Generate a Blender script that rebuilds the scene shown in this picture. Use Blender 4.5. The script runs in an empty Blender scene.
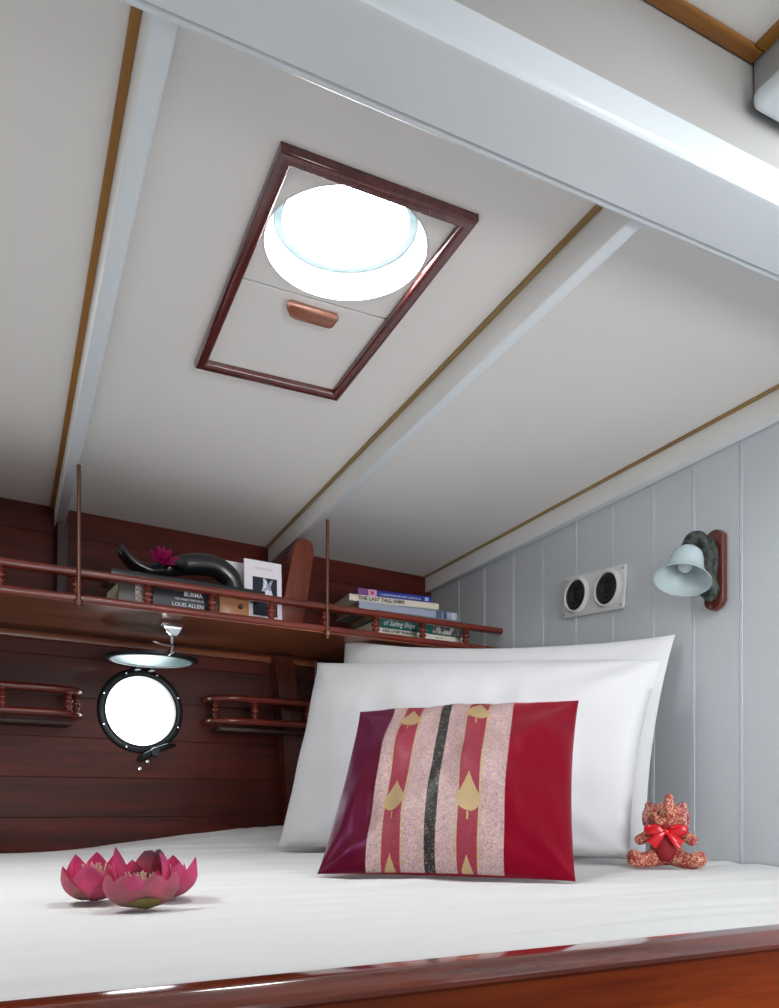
import bpy, bmesh, math, random
from mathutils import Vector, Matrix, noise
PI = math.pi
random.seed(7)
COL = bpy.context.scene.collection
sin, cos = math.sin, math.cos

# ------------------------------------------------------------------ frames
# x/y/z in metres, z = 0 is the top of the berth.  BOAT: x fore-and-aft, y outboard.  HULL: x along the
# planking, y outboard from the inner face of the planking.
TB = math.atan2(0.4389535, 0.89850978)
TH = math.atan2(0.53608539, 0.84416376)
BOAT = Matrix.Rotation(TB, 4, 'Z')
HULL = Matrix.Translation((0.12566, 2.77876, 0)) @ Matrix.Rotation(TH, 4, 'Z')
WORLD = Matrix.Identity(4)
ZC = 0.924                       # height of the deckhead
AW = 1.36                        # inner face of the bulkhead (BOAT x)
def hull_y(a): return 2.442 + (a - 1.333) * 0.1117

# ------------------------------------------------------------------ materials
def lin(h):
    h = h.lstrip('#'); o = []
    for i in (0, 2, 4):
        c = int(h[i:i+2], 16) / 255
        o.append(c / 12.92 if c <= .04045 else ((c + .055) / 1.055) ** 2.4)
    return (*o, 1)
def new_mat(name):
    m = bpy.data.materials.new(name); m.use_nodes = True
    nt = m.node_tree; b = nt.nodes['Principled BSDF']
    return m, nt, b
def N(nt, t, **kw):
    n = nt.nodes.new(t)
    for k, v in kw.items():
        if k in n.inputs: n.inputs[k].default_value = v
        else: setattr(n, k, v)
    return n
def plain(name, col, rough=.5, metal=0, spec=.5, bump=0, bscale=200, var=0, vscale=8, coat=0, sheen=0, sheencol=None, aniso=0):
    m, nt, b = new_mat(name)
    c = lin(col)
    b.inputs['Base Color'].default_value = c
    b.inputs['Roughness'].default_value = rough
    b.inputs['Metallic'].default_value = metal
    b.inputs['Specular IOR Level'].default_value = spec
    b.inputs['Coat Weight'].default_value = coat
    b.inputs['Coat Roughness'].default_value = .08
    if sheen:
        b.inputs['Sheen Weight'].default_value = sheen
        b.inputs['Sheen Roughness'].default_value = .3
        b.inputs['Sheen Tint'].default_value = lin(sheencol or col)
    tc = N(nt, 'ShaderNodeTexCoord')
    if var:
        n = N(nt, 'ShaderNodeTexNoise', Scale=vscale, Detail=4.0)
        nt.links.new(tc.outputs['Object'], n.inputs['Vector'])
        r = N(nt, 'ShaderNodeMapRange'); r.inputs['To Min'].default_value = 1 - var; r.inputs['To Max'].default_value = 1 + var
        nt.links.new(n.outputs['Fac'], r.inputs['Value'])
        mx = N(nt, 'ShaderNodeVectorMath', operation='SCALE'); mx.inputs[0].default_value = c[:3]
        nt.links.new(r.outputs['Result'], mx.inputs['Scale'])
        nt.links.new(mx.outputs['Vector'], b.inputs['Base Color'])
    if bump:
        n = N(nt, 'ShaderNodeTexNoise', Scale=bscale, Detail=3.0)
        nt.links.new(tc.outputs['Object'], n.inputs['Vector'])
        bp = N(nt, 'ShaderNodeBump', Strength=bump, Distance=.002)
        nt.links.new(n.outputs['Fac'], bp.inputs['Height'])
        nt.links.new(bp.outputs['Normal'], b.inputs['Normal'])
    return m
def wood(name, dark, light, rough=.3, axis='X', plank=None, pvar=.35, coat=.3, scale=1.0, spec=.5, z0=0):
    """varnished timber: grain along one object axis, optional board-to-board change along z"""
    m, nt, b = new_mat(name)
    tc = N(nt, 'ShaderNodeTexCoord')
    mp = N(nt, 'ShaderNodeMapping')
    st = {'X': (2.2, 30, 30), 'Y': (30, 2.2, 30), 'Z': (30, 30, 2.2)}[axis]
    mp.inputs['Scale'].default_value = [s * scale for s in st]
    nt.links.new(tc.outputs['Object'], mp.inputs['Vector'])
    vec = mp.outputs['Vector']
    sep = None
    if plank:
        sep = N(nt, 'ShaderNodeSeparateXYZ'); nt.links.new(tc.outputs['Object'], sep.inputs[0])
        o = N(nt, 'ShaderNodeMath', operation='SUBTRACT'); nt.links.new(sep.outputs['Z'], o.inputs[0]); o.inputs[1].default_value = z0
        d = N(nt, 'ShaderNodeMath', operation='DIVIDE'); nt.links.new(o.outputs[0], d.inputs[0]); d.inputs[1].default_value = plank
        fl = N(nt, 'ShaderNodeMath', operation='FLOOR'); nt.links.new(d.outputs[0], fl.inputs[0])
        wn = N(nt, 'ShaderNodeTexWhiteNoise', noise_dimensions='1D'); nt.links.new(fl.outputs[0], wn.inputs['W'])
        sh = N(nt, 'ShaderNodeVectorMath', operation='SCALE'); sh.inputs['Scale'].default_value = 40
        nt.links.new(wn.outputs['Color'], sh.inputs[0])
        ad = N(nt, 'ShaderNodeVectorMath', operation='ADD'); nt.links.new(vec, ad.inputs[0]); nt.links.new(sh.outputs[0], ad.inputs[1])
        vec = ad.outputs[0]
    n1 = N(nt, 'ShaderNodeTexNoise', Scale=1.0, Detail=6.0, Roughness=.6, Distortion=.6)
    nt.links.new(vec, n1.inputs['Vector'])
    n2 = N(nt, 'ShaderNodeTexNoise', Scale=6.0, Detail=2.0)
    nt.links.new(vec, n2.inputs['Vector'])
    mix = N(nt, 'ShaderNodeMath', operation='MULTIPLY_ADD'); mix.inputs[1].default_value = .35
    nt.links.new(n2.outputs['Fac'], mix.inputs[0]); nt.links.new(n1.outputs['Fac'], mix.inputs[2])
    rp = N(nt, 'ShaderNodeValToRGB')
    rp.color_ramp.elements[0].position = .42; rp.color_ramp.elements[0].color = lin(dark)
    rp.color_ramp.elements[1].position = .88; rp.color_ramp.elements[1].color = lin(light)
    nt.links.new(mix.outputs[0], rp.inputs['Fac'])
    col = rp.outputs['Color']
    if plank:
        mr = N(nt, 'ShaderNodeMapRange'); mr.inputs['To Min'].default_value = 1 - pvar; mr.inputs['To Max'].default_value = 1 + pvar
        nt.links.new(wn.outputs['Value'], mr.inputs['Value'])
        sc = N(nt, 'ShaderNodeVectorMath', operation='SCALE'); nt.links.new(col, sc.inputs[0]); nt.links.new(mr.outputs[0], sc.inputs['Scale'])
        col = sc.outputs[0]
    nt.links.new(col, b.inputs['Base Color'])
    b.inputs['Roughness'].default_value = rough; b.inputs['Coat Weight'].default_value = coat
    b.inputs['Coat Roughness'].default_value = .12; b.inputs['Specular IOR Level'].default_value = spec
    bp = N(nt, 'ShaderNodeBump', Strength=.12, Distance=.001)
    nt.links.new(mix.outputs[0], bp.inputs['Height']); nt.links.new(bp.outputs['Normal'], b.inputs['Normal'])
    return m
def glow(name, col, s):
    m, nt, b = new_mat(name)
    b.inputs['Base Color'].default_value = lin(col); b.inputs['Emission Color'].default_value = lin(col)
    b.inputs['Emission Strength'].default_value = s; b.inputs['Roughness'].default_value = .3
    return m
def brocade(name, c1, c2, scale, rough=.4, metal=.0, lo=.42, hi=.55, tex='noise'):
    m, nt, b = new_mat(name)
    tc = N(nt, 'ShaderNodeTexCoord')
    if tex == 'noise':
        n = N(nt, 'ShaderNodeTexNoise', Scale=scale, Detail=3.0, Distortion=1.5); out = n.outputs['Fac']
    else:
        n = N(nt, 'ShaderNodeTexVoronoi', Scale=scale); n.feature = 'DISTANCE_TO_EDGE'; out = n.outputs['Distance']
    nt.links.new(tc.outputs['Object'], n.inputs['Vector'])
    rp = N(nt, 'ShaderNodeValToRGB')
    rp.color_ramp.elements[0].position = lo; rp.color_ramp.elements[0].color = lin(c1)
    rp.color_ramp.elements[1].position = hi; rp.color_ramp.elements[1].color = lin(c2)
    nt.links.new(out, rp.inputs['Fac']); nt.links.new(rp.outputs['Color'], b.inputs['Base Color'])
    b.inputs['Roughness'].default_value = rough; b.inputs['Metallic'].default_value = metal
    bp = N(nt, 'ShaderNodeBump', Strength=.3, Distance=.001)
    nt.links.new(out, bp.inputs['Height']); nt.links.new(bp.outputs['Normal'], b.inputs['Normal'])
    return m

M = {}
M['ceiling'] = plain('deckhead_vinyl', '#ececea', .62, bump=.12, bscale=260, spec=.3)
M['bulkhead'] = plain('bulkhead_paint', '#ced3d8', .45, bump=.04, bscale=60, spec=.4)
M['beam'] = plain('gloss_white_paint', '#dfe8ee', .28, bump=.12, bscale=70, coat=.25)
M['coaming'] = plain('coaming_paint', '#b4b4b3', .5, bump=.04)
M['trim_wood'] = wood('honey_trim', '#7a4a14', '#a06a24', .45, 'X', coat=.1)
M['trim_wood_y'] = wood('honey_trim_across', '#8a5a1c', '#a87426', .45, 'Y', coat=.1)
M['trim_pale'] = wood('pale_batten', '#7c6232', '#a88a52', .45, 'Y', coat=.1)
M['frame_wood'] = wood('hatch_frame_wood', '#3c1416', '#6a2c2a', .22, 'Y', coat=.8)
M['hull'] = wood('hull_planking', '#2a100c', '#5a1e14', .42, 'X', plank=.1095, pvar=.22, coat=.04, z0=-.0245, spec=.25)
M['rail'] = wood('rail_mahogany', '#40140e', '#7c2e20', .26, 'X', coat=.35)
M['shelf'] = wood('shelf_board', '#4e2414', '#8a4c2c', .4, 'X', coat=.2)
M['shadow_dark'] = wood('shadow_and_dark_timber', '#160806', '#3a1810', .5, 'Z', coat=0)  # port rib's shadow painted in as dark timber; also the racks' dark boards
M['rib'] = wood('rib_timber', '#32120a', '#6a2a16', .4, 'Z', coat=.2)
M['rib_light'] = wood('knee_timber', '#4a1c0e', '#85391f', .35, 'Z', coat=.3)
M['berth'] = wood('berth_teak', '#6a2006', '#a8460f', .35, 'X', coat=.08, spec=.3)
M['cap'] = wood('berth_cap', '#3e0e06', '#8a3414', .12, 'X', coat=1.0)
M['sole'] = wood('cabin_sole', '#4a2a16', '#7a4a28', .4, 'X')
M['sheet'] = plain('white_sheet', '#e6e6e5', .85, bump=.05, bscale=500, spec=.1, sheen=.1, sheencol='#ffffff')
M['pillow'] = plain('white_pillowcase', '#d4d4d7', .8, bump=.06, bscale=500, spec=.1, sheen=.1, sheencol='#ffffff')
M['rod'] = plain('bronze_rod', '#6a4a3c', .4, metal=.7)
M['bronze'] = plain('dark_bronze', '#23282c', .35, metal=.5)
M['chrome'] = plain('chrome', '#c4c6ca', .14, metal=1)
M['copper'] = wood('pull_wood', '#8a4a38', '#c08a74', .25, 'X', coat=.6)
M['sky_glass'] = glow('porthole_daylight', '#f2fbff', 4.5)
M['hatch_light'] = glow('deck_light_daylight', '#fbfeff', 32)
M['tube'] = plain('deck_light_tube', '#fafafa', .4)
M['lens_edge'] = plain('frosted_lens_edge', '#8fa6ac', .25)
M['panel'] = plain('hatch_panel', '#ebebe9', .55, bump=.08, bscale=260, spec=.3)
M['black'] = plain('black_lacquer', '#121418', .3, coat=.4)
M['plastic'] = plain('white_plastic', '#dcdcdc', .4)
M['grille'] = plain('black_speaker', '#0d0f14', .45)
M['cone'] = plain('speaker_cone', '#1c2026', .3)
M['verdigris'] = brocade('verdigris_bronze', '#1e2020', '#48544e', 60, .6, .2, .42, .68)
M['white'] = plain('card_white', '#e6e2ea', .6)
def glassy(name, col, rough, trans):
    m, nt, b = new_mat(name)
    b.inputs['Base Color'].default_value = lin(col); b.inputs['Roughness'].default_value = rough
    b.inputs['Transmission Weight'].default_value = trans; b.inputs['IOR'].default_value = 1.3
    return m
M['opal'] = glassy('opal_glass', '#cfe0e4', .25, .35)
M['pane'] = glassy('deadlight_glass', '#c8f0f4', .3, .45)

# ------------------------------------------------------------------ mesh helpers
BASE = {}
def link_mesh(name, bm, mats, parent=None, frame=WORLD, smooth=False, angle=40, kind=None, base=None):
    me = bpy.data.meshes.new(name)
    if not isinstance(mats, (list, tuple)): mats = [mats]
    bmesh.ops.recalc_face_normals(bm, faces=bm.faces[:])
    if smooth:
        for f in bm.faces: f.smooth = True
        ca = cos(math.radians(angle))
        for e in bm.edges:
            if len(e.link_faces) == 2 and e.link_faces[0].normal.dot(e.link_faces[1].normal) < ca: e.smooth = False
    if parent is not None:
        bmesh.ops.translate(bm, verts=bm.verts[:], vec=-Vector(BASE[parent.name]))
    elif base is not None:
        bmesh.ops.translate(bm, verts=bm.verts[:], vec=-Vector(base))
    bm.to_mesh(me); bm.free()
    for m in mats: me.materials.append(m)
    o = bpy.data.objects.new(name, me); COL.objects.link(o)
    if parent is not None:
        o.parent = parent; BASE[o.name] = BASE[parent.name]
    else:
        o.matrix_world = frame @ Matrix.Translation(base or (0, 0, 0)); BASE[o.name] = base or (0, 0, 0)
    if kind: o['kind'] = kind
    return o
def thing(name, label, cat, frame, base, group=None):
    o = bpy.data.objects.new(name, None); COL.objects.link(o)
    o.empty_display_size = .02
    o.matrix_world = frame @ Matrix.Translation(base)
    BASE[o.name] = base
    tag(o, label, cat, group); return o
def tag(o, label, cat, group=None):
    o['label'] = label; o['category'] = cat
    if group: o['group'] = group
def part(name, bm, mats, parent, smooth=False, label=None, angle=40):
    o = link_mesh(name, bm, mats, parent, smooth=smooth, angle=angle)
    if label: o['label'] = label
    return o
def struct(name, bm, mats, frame=WORLD, smooth=False, angle=40):
    return link_mesh(name, bm, mats, None, frame, smooth, angle, 'structure')

def box(bm, lo, hi, bev=0, seg=2, mi=0):
    vs = [bm.verts.new((x, y, z)) for x in (lo[0], hi[0]) for y in (lo[1], hi[1]) for z in (lo[2], hi[2])]
    idx = [(0, 1, 3, 2), (4, 6, 7, 5), (0, 4, 5, 1), (2, 3, 7, 6), (0, 2, 6, 4), (1, 5, 7, 3)]
    fs = [bm.faces.new([vs[i] for i in q]) for q in idx]
    for f in fs: f.material_index = mi
    if bev:
        es = {e for f in fs for e in f.edges}
        bmesh.ops.bevel(bm, geom=list(es), offset=bev, segments=seg, profile=.5, affect='EDGES')
    return bm
def nbox(lo, hi, bev=0, seg=2): return box(bmesh.new(), lo, hi, bev, seg)
def prism(bm, pts, d, mi=0, bev=0):
    """closed polygon pts (3-D) pushed along vector d"""
    d = Vector(d)
    v0 = [bm.verts.new(p) for p in pts]; v1 = [bm.verts.new(Vector(p) + d) for p in pts]
    n = len(pts)
    fs = [bm.faces.new(v0), bm.faces.new(v1[::-1])]
    for i in range(n): fs.append(bm.faces.new((v0[i], v1[i], v1[(i+1) % n], v0[(i+1) % n])))
    for f in fs: f.material_index = mi
    if bev:
        es = {e for f in fs[:2] for e in f.edges}
        bmesh.ops.bevel(bm, geom=list(es), offset=bev, segments=2, profile=.5, affect='EDGES')
    return bm
def tube(bm, pts, r, n=12, ry=None, cap=True, mi=0, up=None):
    """swept (elliptic) tube through points; r may be a list"""
    pts = [Vector(p) for p in pts]
    rs = r if isinstance(r, (list, tuple)) else [r] * len(pts)
    rings = []; prev = None
    for i, p in enumerate(pts):
        t = (pts[min(i+1, len(pts)-1)] - pts[max(i-1, 0)]).normalized()
        if prev is None:
            u = Vector(up) if up else (Vector((0, 0, 1)) if abs(t.z) < .9 else Vector((1, 0, 0)))
        else: u = prev
        u = (u - t * u.dot(t)).normalized(); w = t.cross(u); prev = u
        k = 1 if ry is None else ry
        rings.append([bm.verts.new(p + (u * cos(2*PI*j/n) + w * k * sin(2*PI*j/n)) * rs[i]) for j in range(n)])
    for a, b in zip(rings, rings[1:]):
        for j in range(n):
            f = bm.faces.new((a[j], a[(j+1) % n], b[(j+1) % n], b[j])); f.material_index = mi
    if cap:
        bm.faces.new(rings[0][::-1]).material_index = mi; bm.faces.new(rings[-1]).material_index = mi
    return bm
def ntube(pts, r, n=12, **k): return tube(bmesh.new(), pts, r, n, **k)
def lathe(bm, prof, n=24, origin=(0, 0, 0), axis=(0, 0, 1), mi=0, close=False):
    """(r, h) profile turned about an axis through origin"""
    ax = Vector(axis).normalized(); O = Vector(origin)
    u = ax.orthogonal().normalized(); w = ax.cross(u)
    rings = []
    for r, h in prof:
        if r < 1e-6: rings.append([bm.verts.new(O + ax * h)])
        else: rings.append([bm.verts.new(O + ax * h + (u * cos(2*PI*j/n) + w * sin(2*PI*j/n)) * r) for j in range(n)])
    pairs = list(zip(rings, rings[1:])) + ([(rings[-1], rings[0])] if close else [])
    for a, b in pairs:
        if len(a) == 1 and len(b) == 1: continue
        for j in range(n):
            k = (j + 1) % n
            if len(a) == 1: f = bm.faces.new((a[0], b[k], b[j]))
            elif len(b) == 1: f = bm.faces.new((a[j], a[k], b[0]))
            else: f = bm.faces.new((a[j], a[k], b[k], b[j]))
            f.material_index = mi
    return bm
def nlathe(prof, n=24, origin=(0, 0, 0), axis=(0, 0, 1), **k): return lathe(bmesh.new(), prof, n, origin, axis, **k)
def ball(bm, c, r, rot=None, sub=3):
    """ellipsoid"""
    R = Matrix.Diagonal((*((r, r, r) if isinstance(r, (int, float)) else r), 1))
    mt = Matrix.Translation(c) @ (rot.to_4x4() if rot else Matrix.Identity(4)) @ R
    bmesh.ops.create_icosphere(bm, subdivisions=sub, radius=1, matrix=mt)
    return bm
def remeshed(bm, voxel, smooth_it=6, fac=.5):
    """fuse overlapping volumes into one continuous skin"""
    me = bpy.data.meshes.new('tmp'); bm.to_mesh(me); bm.free()
    o = bpy.data.objects.new('tmp', me); COL.objects.link(o)
    m = o.modifiers.new('r', 'REMESH'); m.mode = 'VOXEL'; m.voxel_size = voxel
    s = o.modifiers.new('s', 'SMOOTH'); s.factor = fac; s.iterations = smooth_it
    dg = bpy.context.evaluated_depsgraph_get(); dg.update()
    out = bmesh.new(); out.from_mesh(o.evaluated_get(dg).to_mesh())
    bpy.data.objects.remove(o); bpy.data.meshes.remove(me)
    return out
def boolean_cut(bm, cutter):
    objs = []
    for b in (bm, cutter):
        bmesh.ops.recalc_face_normals(b, faces=b.faces[:])
        me = bpy.data.meshes.new('tmp'); b.to_mesh(me); b.free()
        o = bpy.data.objects.new('tmp', me); COL.objects.link(o); objs.append(o)
    m = objs[0].modifiers.new('b', 'BOOLEAN'); m.object = objs[1]; m.operation = 'DIFFERENCE'; m.solver = 'EXACT'
    dg = bpy.context.evaluated_depsgraph_get(); dg.update()
    out = bmesh.new(); out.from_mesh(objs[0].evaluated_get(dg).to_mesh())
    for o in objs: bpy.data.objects.remove(o)
    return out
def text_bm(txt, size, origin, xdir, ydir, bold=0, align='LEFT', shear=0, sx=1):
    cu = bpy.data.curves.new('tmp', 'FONT'); cu.body = txt; cu.size = size; cu.align_x = align
    cu.offset = bold; cu.shear = shear; cu.resolution_u = 2
    o = bpy.data.objects.new('tmp', cu); COL.objects.link(o)
    dg = bpy.context.evaluated_depsgraph_get(); dg.update()
    bm = bmesh.new(); bm.from_mesh(o.evaluated_get(dg).to_mesh())
    bpy.data.objects.remove(o); bpy.data.curves.remove(cu)
    X = Vector(xdir).normalized(); Y = Vector(ydir).normalized(); O = Vector(origin)
    for v in bm.verts: v.co = O + X * v.co.x * sx + Y * v.co.y
    return bm
def lerp(a, b, t): return a + (b - a) * t
def sm(t): t = max(0, min(1, t)); return t * t * (3 - 2 * t)

# ================================================================== THE CABIN SHELL
# hull side: horizontal planking with fine V seams
def hull_wall():
    bm = bmesh.new()
    seams = [.085 + .1095 * k for k in range(-8, 9)]
    prof = []
    zlo, zhi = -.75, ZC + .02
    pts = [(0, zlo)]
    for z in seams:
        if zlo + .01 < z < zhi - .01: pts += [(0, z - .0010), (.0016, z), (0, z + .0010)]
    pts.append((0, zhi)); pts += [(.045, zhi), (.045, zlo)]
    prism(bm, [(-2.6, y, z) for y, z in pts], (2.72, 0, 0))
    cut = bmesh.new()
    lathe(cut, [(0, -.1), (.1035, -.1), (.1035, .1), (0, .1)], 48, (-.992, 0, .387), (0, 1, 0))
    return boolean_cut(bm, cut)
struct('wall_outboard', hull_wall(), M['hull'], HULL)

# bulkhead: upright beaded boards
def bulkhead():
    bm = bmesh.new()
    ts = [.185, .343, .501, .644, .786, .926, 1.063, 1.183, 1.307, 1.44, 1.575, 1.71, 1.845, 1.98, 2.11, 2.25, 2.39, 2.53, 2.67, 2.8, 2.94, 3.08]
    pts = [(AW, 2.442 + .02)]
    for t in ts:
        y = 2.442 - t
        pts += [(AW, y + .0062), (AW + .0022, y + .0048), (AW - .0006, y + .0026), (AW - .0006, y + .0012), (AW + .0022, y), (AW - .0006, y - .0016), (AW - .0006, y - .0028), (AW + .0018, y - .0044), (AW, y - .0058)]
    pts += [(AW, -.9), (AW + .04, -.9), (AW + .04, 2.442 + .02)]
    prism(bm, [(x, y, -.75) for x, y in pts], (0, 0, 1.85))
    return bm
struct('wall_bulkhead', bulkhead(), M['bulkhead'], BOAT)

# deckhead panels around the hatch opening
HA0, HA1, HB0, HB1 = .3065, .5775, .9105, 1.4275
HMID, HROT = (.4400, 1.1690), -.016
def hrot(x, y):
    c, q = cos(HROT), sin(HROT); dx, dy = x - HMID[0], y - HMID[1]
    return (HMID[0] + dx * c - dy * q, HMID[1] + dx * q + dy * c)
def deckhead():
    bm = bmesh.new()
    r0, r1, r2, r3 = hrot(HA0 + .004, HB0 + .004), hrot(HA1 - .004, HB0 + .004), hrot(HA1 - .004, HB1 - .004), hrot(HA0 + .004, HB1 - .004)
    hy = lambda a: hull_y(a) + .03
    e = AW + .02
    for P in ([(-2.0, .75), (r0[0], .75), r0, r3, (r3[0], hy(r3[0])), (-2.0, hy(-2.0))],
              [(r1[0], .75), (e, .75), (e, hy(e)), (r2[0], hy(r2[0])), r2, r1],
              [(r0[0], .75), (r1[0], .75), r1, r0], [r3, r2, (r2[0], hy(r2[0])), (r3[0], hy(r3[0]))]):
        prism(bm, [(x, y, ZC) for x, y in P], (0, 0, .02))
    return bm
struct('ceiling', deckhead(), M['ceiling'], BOAT)
# coachroof over the cabin: inboard coaming and raised ceiling
bm = nbox((-2.0, .655, .8985), (AW, .7405, 1.06))
struct('wall_coaming', bm, M['coaming'], BOAT)
struct('ceiling_coachroof', nbox((-2.0, -.9, 1.013), (AW, .66, 1.04)), M['ceiling'], BOAT)
struct('floor', nbox((-2.0, -.9, -.78), (AW, .5, -.75)), M['sole'], BOAT)

struct('wall_far_end', nbox((-2.04, -.9, -.75), (-2.0, 2.2, 1.04)), M['coaming'], BOAT)
def strip(lo, hi, bev=.002): return nbox(lo, hi, bev)
# beams and their trims
bm = bmesh.new()
prism(bm, [(-2.0, y, z) for y, z in ((.7455, .90), (.7455, .860), (.7445, .859), (.664, .859), (.659, .8604), (.6560, .864), (.6545, .870), (.6545, .90))], (AW + 1.999, 0, 0))
box(bm, (-2.0, .7415, .864), (AW - .001, .752, .90))
box(bm, (-2.0, .7475, .8615), (AW - .001, .7605, ZC), .005, 3)
struct('trim_carline', bm, M['beam'], BOAT, True, 30)
for i, (a0, a1, sk) in enumerate(((.1234, .1503, -.006), (.716, .741, .020), (1.333, AW, 0))):
    bm = bmesh.new()
    y1 = hull_y(a0) - .002
    d = .055
    pts = [(a0, .755), (a0 + sk, y1), (a1 - .001 + sk, y1), (a1 - .001, .755)]
    prism(bm, [(x, y, ZC) for x, y in pts], (0, 0, -d))
    bmesh.ops.recalc_face_normals(bm, faces=bm.faces[:])
    bmesh.ops.bevel(bm, geom=[e for e in bm.edges if all(abs(v.co.z - ZC + d) < 1e-5 for v in e.verts)], offset=.0035, segments=2, profile=.5, affect='EDGES')
    bm.normal_update()
    for f in bm.faces: f.material_index = 1 if f.normal.x < -.8 else 0
    struct('trim_beam_%d' % (i + 1), bm, [M['beam'], M['ceiling']], BOAT, True, 30)
    w_ = .0105 if i == 0 else .0085
    bm = bmesh.new()
    prism(bm, [(a0 - w_, .756, ZC + .001), (a0 - w_ + sk, y1, ZC + .001), (a0 - .0005 + sk, y1, ZC + .001), (a0 - .0005, .756, ZC + .001)], (0, 0, -.006))
    struct('trim_beam_batten_%d' % (i + 1), bm, M['trim_wood_y'] if i == 0 else M['trim_pale'], BOAT)
struct('trim_beam_batten_4', strip((.1508, .756, ZC - .003), (.1532, 1.75, ZC + .001), .0008), M['trim_wood_y'], BOAT)
struct('trim_coachroof_batten_1', strip((-2.0, .637, 1.007), (.802, .654, 1.0135)), M['trim_wood'], BOAT)
struct('trim_coachroof_batten_2', strip((.787, -.9, 1.007), (.8035, .6365, 1.0135)), M['trim_wood_y'], BOAT)
struct('trim_coachroof_beam', nbox((.804, -.9, .955), (.86, .654, 1.0125), .003), M['coaming'], BOAT)
struct('trim_coachroof_rail', nbox((.787, -.9, .938), (.866, .645, .963), .011, 4), M['beam'], BOAT, True, 30)
struct('trim_shelf_cleat', nbox((-2.5, -.02, .560), (.1, -.001, .5795), .004), M['shelf'], HULL, True, 30)

# knees / ribs against the planking
bm = bmesh.new()
lower = [(-.600, .578), (-.575, .396), (-.545, .02), (-.480, .02), (-.510, .396), (-.535, .578)]
bm = bmesh.new(); prism(bm, [(x, -.05, z) for x, z in lower], (0, .049, 0), bev=.003)
struct('trim_rib_lower', bm, M['rib'], HULL, True, 30)
upper = [(-.702, .5965), (-.682, .688), (-.667, .76), (-.656, .825), (-.648, .845), (-.632, .859), (-.615, .864), (-.600, .858), (-.592, .845), (-.592, .825), (-.602, .76), (-.612, .698), (-.632, .5965)]
bm = bmesh.new(); prism(bm, [(x, -.30, z) for x, z in upper], (0, .03, 0), bev=.003)
struct('trim_rib_knee', bm, M['rib_light'], HULL, True, 30)
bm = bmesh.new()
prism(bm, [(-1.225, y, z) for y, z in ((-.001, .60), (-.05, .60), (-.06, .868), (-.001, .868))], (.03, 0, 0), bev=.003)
struct('trim_rib_port', bm, M['shadow_dark'], HULL, True, 30)  # shadow gap at this rib is put into its dark colour

# ================================================================== DECK HATCH
t = thing('deck_hatch', 'dark wood framed deck hatch with a bright round light in the white ceiling', 'hatch', BOAT, (*HMID, ZC))
t.matrix_world = BOAT @ Matrix.Translation((*HMID, ZC)) @ Matrix.Rotation(HROT, 4, 'Z')
def hatch_frame():
    bm = bmesh.new()
    w = .0185
    o = [(HA0 - .004, HB0 - .003), (HA1 + .004, HB0 - .003), (HA1 + .004, HB1 + .004), (HA0 - .004, HB1 + .004)]
    i_ = [(HA0 + w - .004, HB0 + w - .003), (HA1 - w + .004, HB0 + w - .003), (HA1 - w + .004, HB1 - w + .004), (HA0 + w - .004, HB1 - w + .004)]
    z0, z1 = ZC - .014, ZC + .004
    prof = [(0, z1), (0, z0 + .005), (.12, z0 + .0012), (.3, z0), (.7, z0), (.88, z0 + .0012), (1, z0 + .005), (1, z1)]
    for k in range(4):
        k2 = (k + 1) % 4
        A = [bm.verts.new((lerp(o[k][0], i_[k][0], t_), lerp(o[k][1], i_[k][1], t_), z)) for t_, z in prof]
        B = [bm.verts.new((lerp(o[k2][0], i_[k2][0], t_), lerp(o[k2][1], i_[k2][1], t_), z)) for t_, z in prof]
        for j in range(len(prof) - 1): bm.faces.new((A[j], A[j+1], B[j+1], B[j]))
        bm.faces.new((A[-1], A[0], B[0], B[-1]))
    bmesh.ops.remove_doubles(bm, verts=bm.verts[:], dist=1e-5)
    return bm
part('frame', hatch_frame(), M['frame_wood'], t, True, angle=50)
HC, HR = (.4425, 1.0445), .1165
def plate_with_hole(a0, a1, b0, b1, c, r, z0, z1, n=64):
    bm = bmesh.new()
    inn, out = [], []
    for k in range(n):
        an = 2 * PI * k / n; dx, dy = cos(an), sin(an)
        inn.append((c[0] + r * dx, c[1] + r * dy))
        tt = min(((a1 - c[0]) / dx if dx > 1e-9 else (a0 - c[0]) / dx if dx < -1e-9 else 9), ((b1 - c[1]) / dy if dy > 1e-9 else (b0 - c[1]) / dy if dy < -1e-9 else 9))
        out.append((c[0] + tt * dx, c[1] + tt * dy))
    for z in (z0, z1):
        I = [bm.verts.new((*p, z)) for p in inn]; O = [bm.verts.new((*p, z)) for p in out]
        for k in range(n):
            q = (k + 1) % n
            bm.faces.new((I[k], I[q], O[q], O[k]))
    return bm
part('light_panel', plate_with_hole(HA0 + .0135, HA1 - .0135, HB0 + .0125, 1.1685, HC, HR, ZC - .001, ZC + .004), M['panel'], t)
sp = part('sliding_panel', nbox((HA0 + .0135, 1.1722, ZC - .001), (HA1 - .0135, HB1 - .0135, ZC + .006), .001), M['panel'], t)
bm = bmesh.new()
pl = [(.400, 1.188), (.409, 1.187), (.485, 1.187), (.490, 1.194), (.489, 1.216), (.484, 1.223), (.424, 1.223), (.413, 1.218), (.402, 1.201)]
prism(bm, [(x, y, ZC - .001) for x, y in pl], (0, 0, -.009), bev=.004)
box(bm, (.424, 1.200, ZC - .0104), (.482, 1.210, ZC - .0098))
h = part('pull_handle', bm, M['copper'], t, True, label='copper brown recessed wooden pull')
bm = nlathe([(HR, -.001), (HR, .002), (.1095, .018), (.1025, .036), (.1045, .036), (.112, .018), (HR + .003, .002), (HR + .003, -.001)], 64, (*HC, ZC), close=True)
part('light_tube', bm, M['tube'], t, True)
bm = nlathe([(.1035, .034), (.1015, .034), (.091, .033), (.091, .040), (.1035, .040)], 64, (*HC, ZC), close=True)
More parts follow.
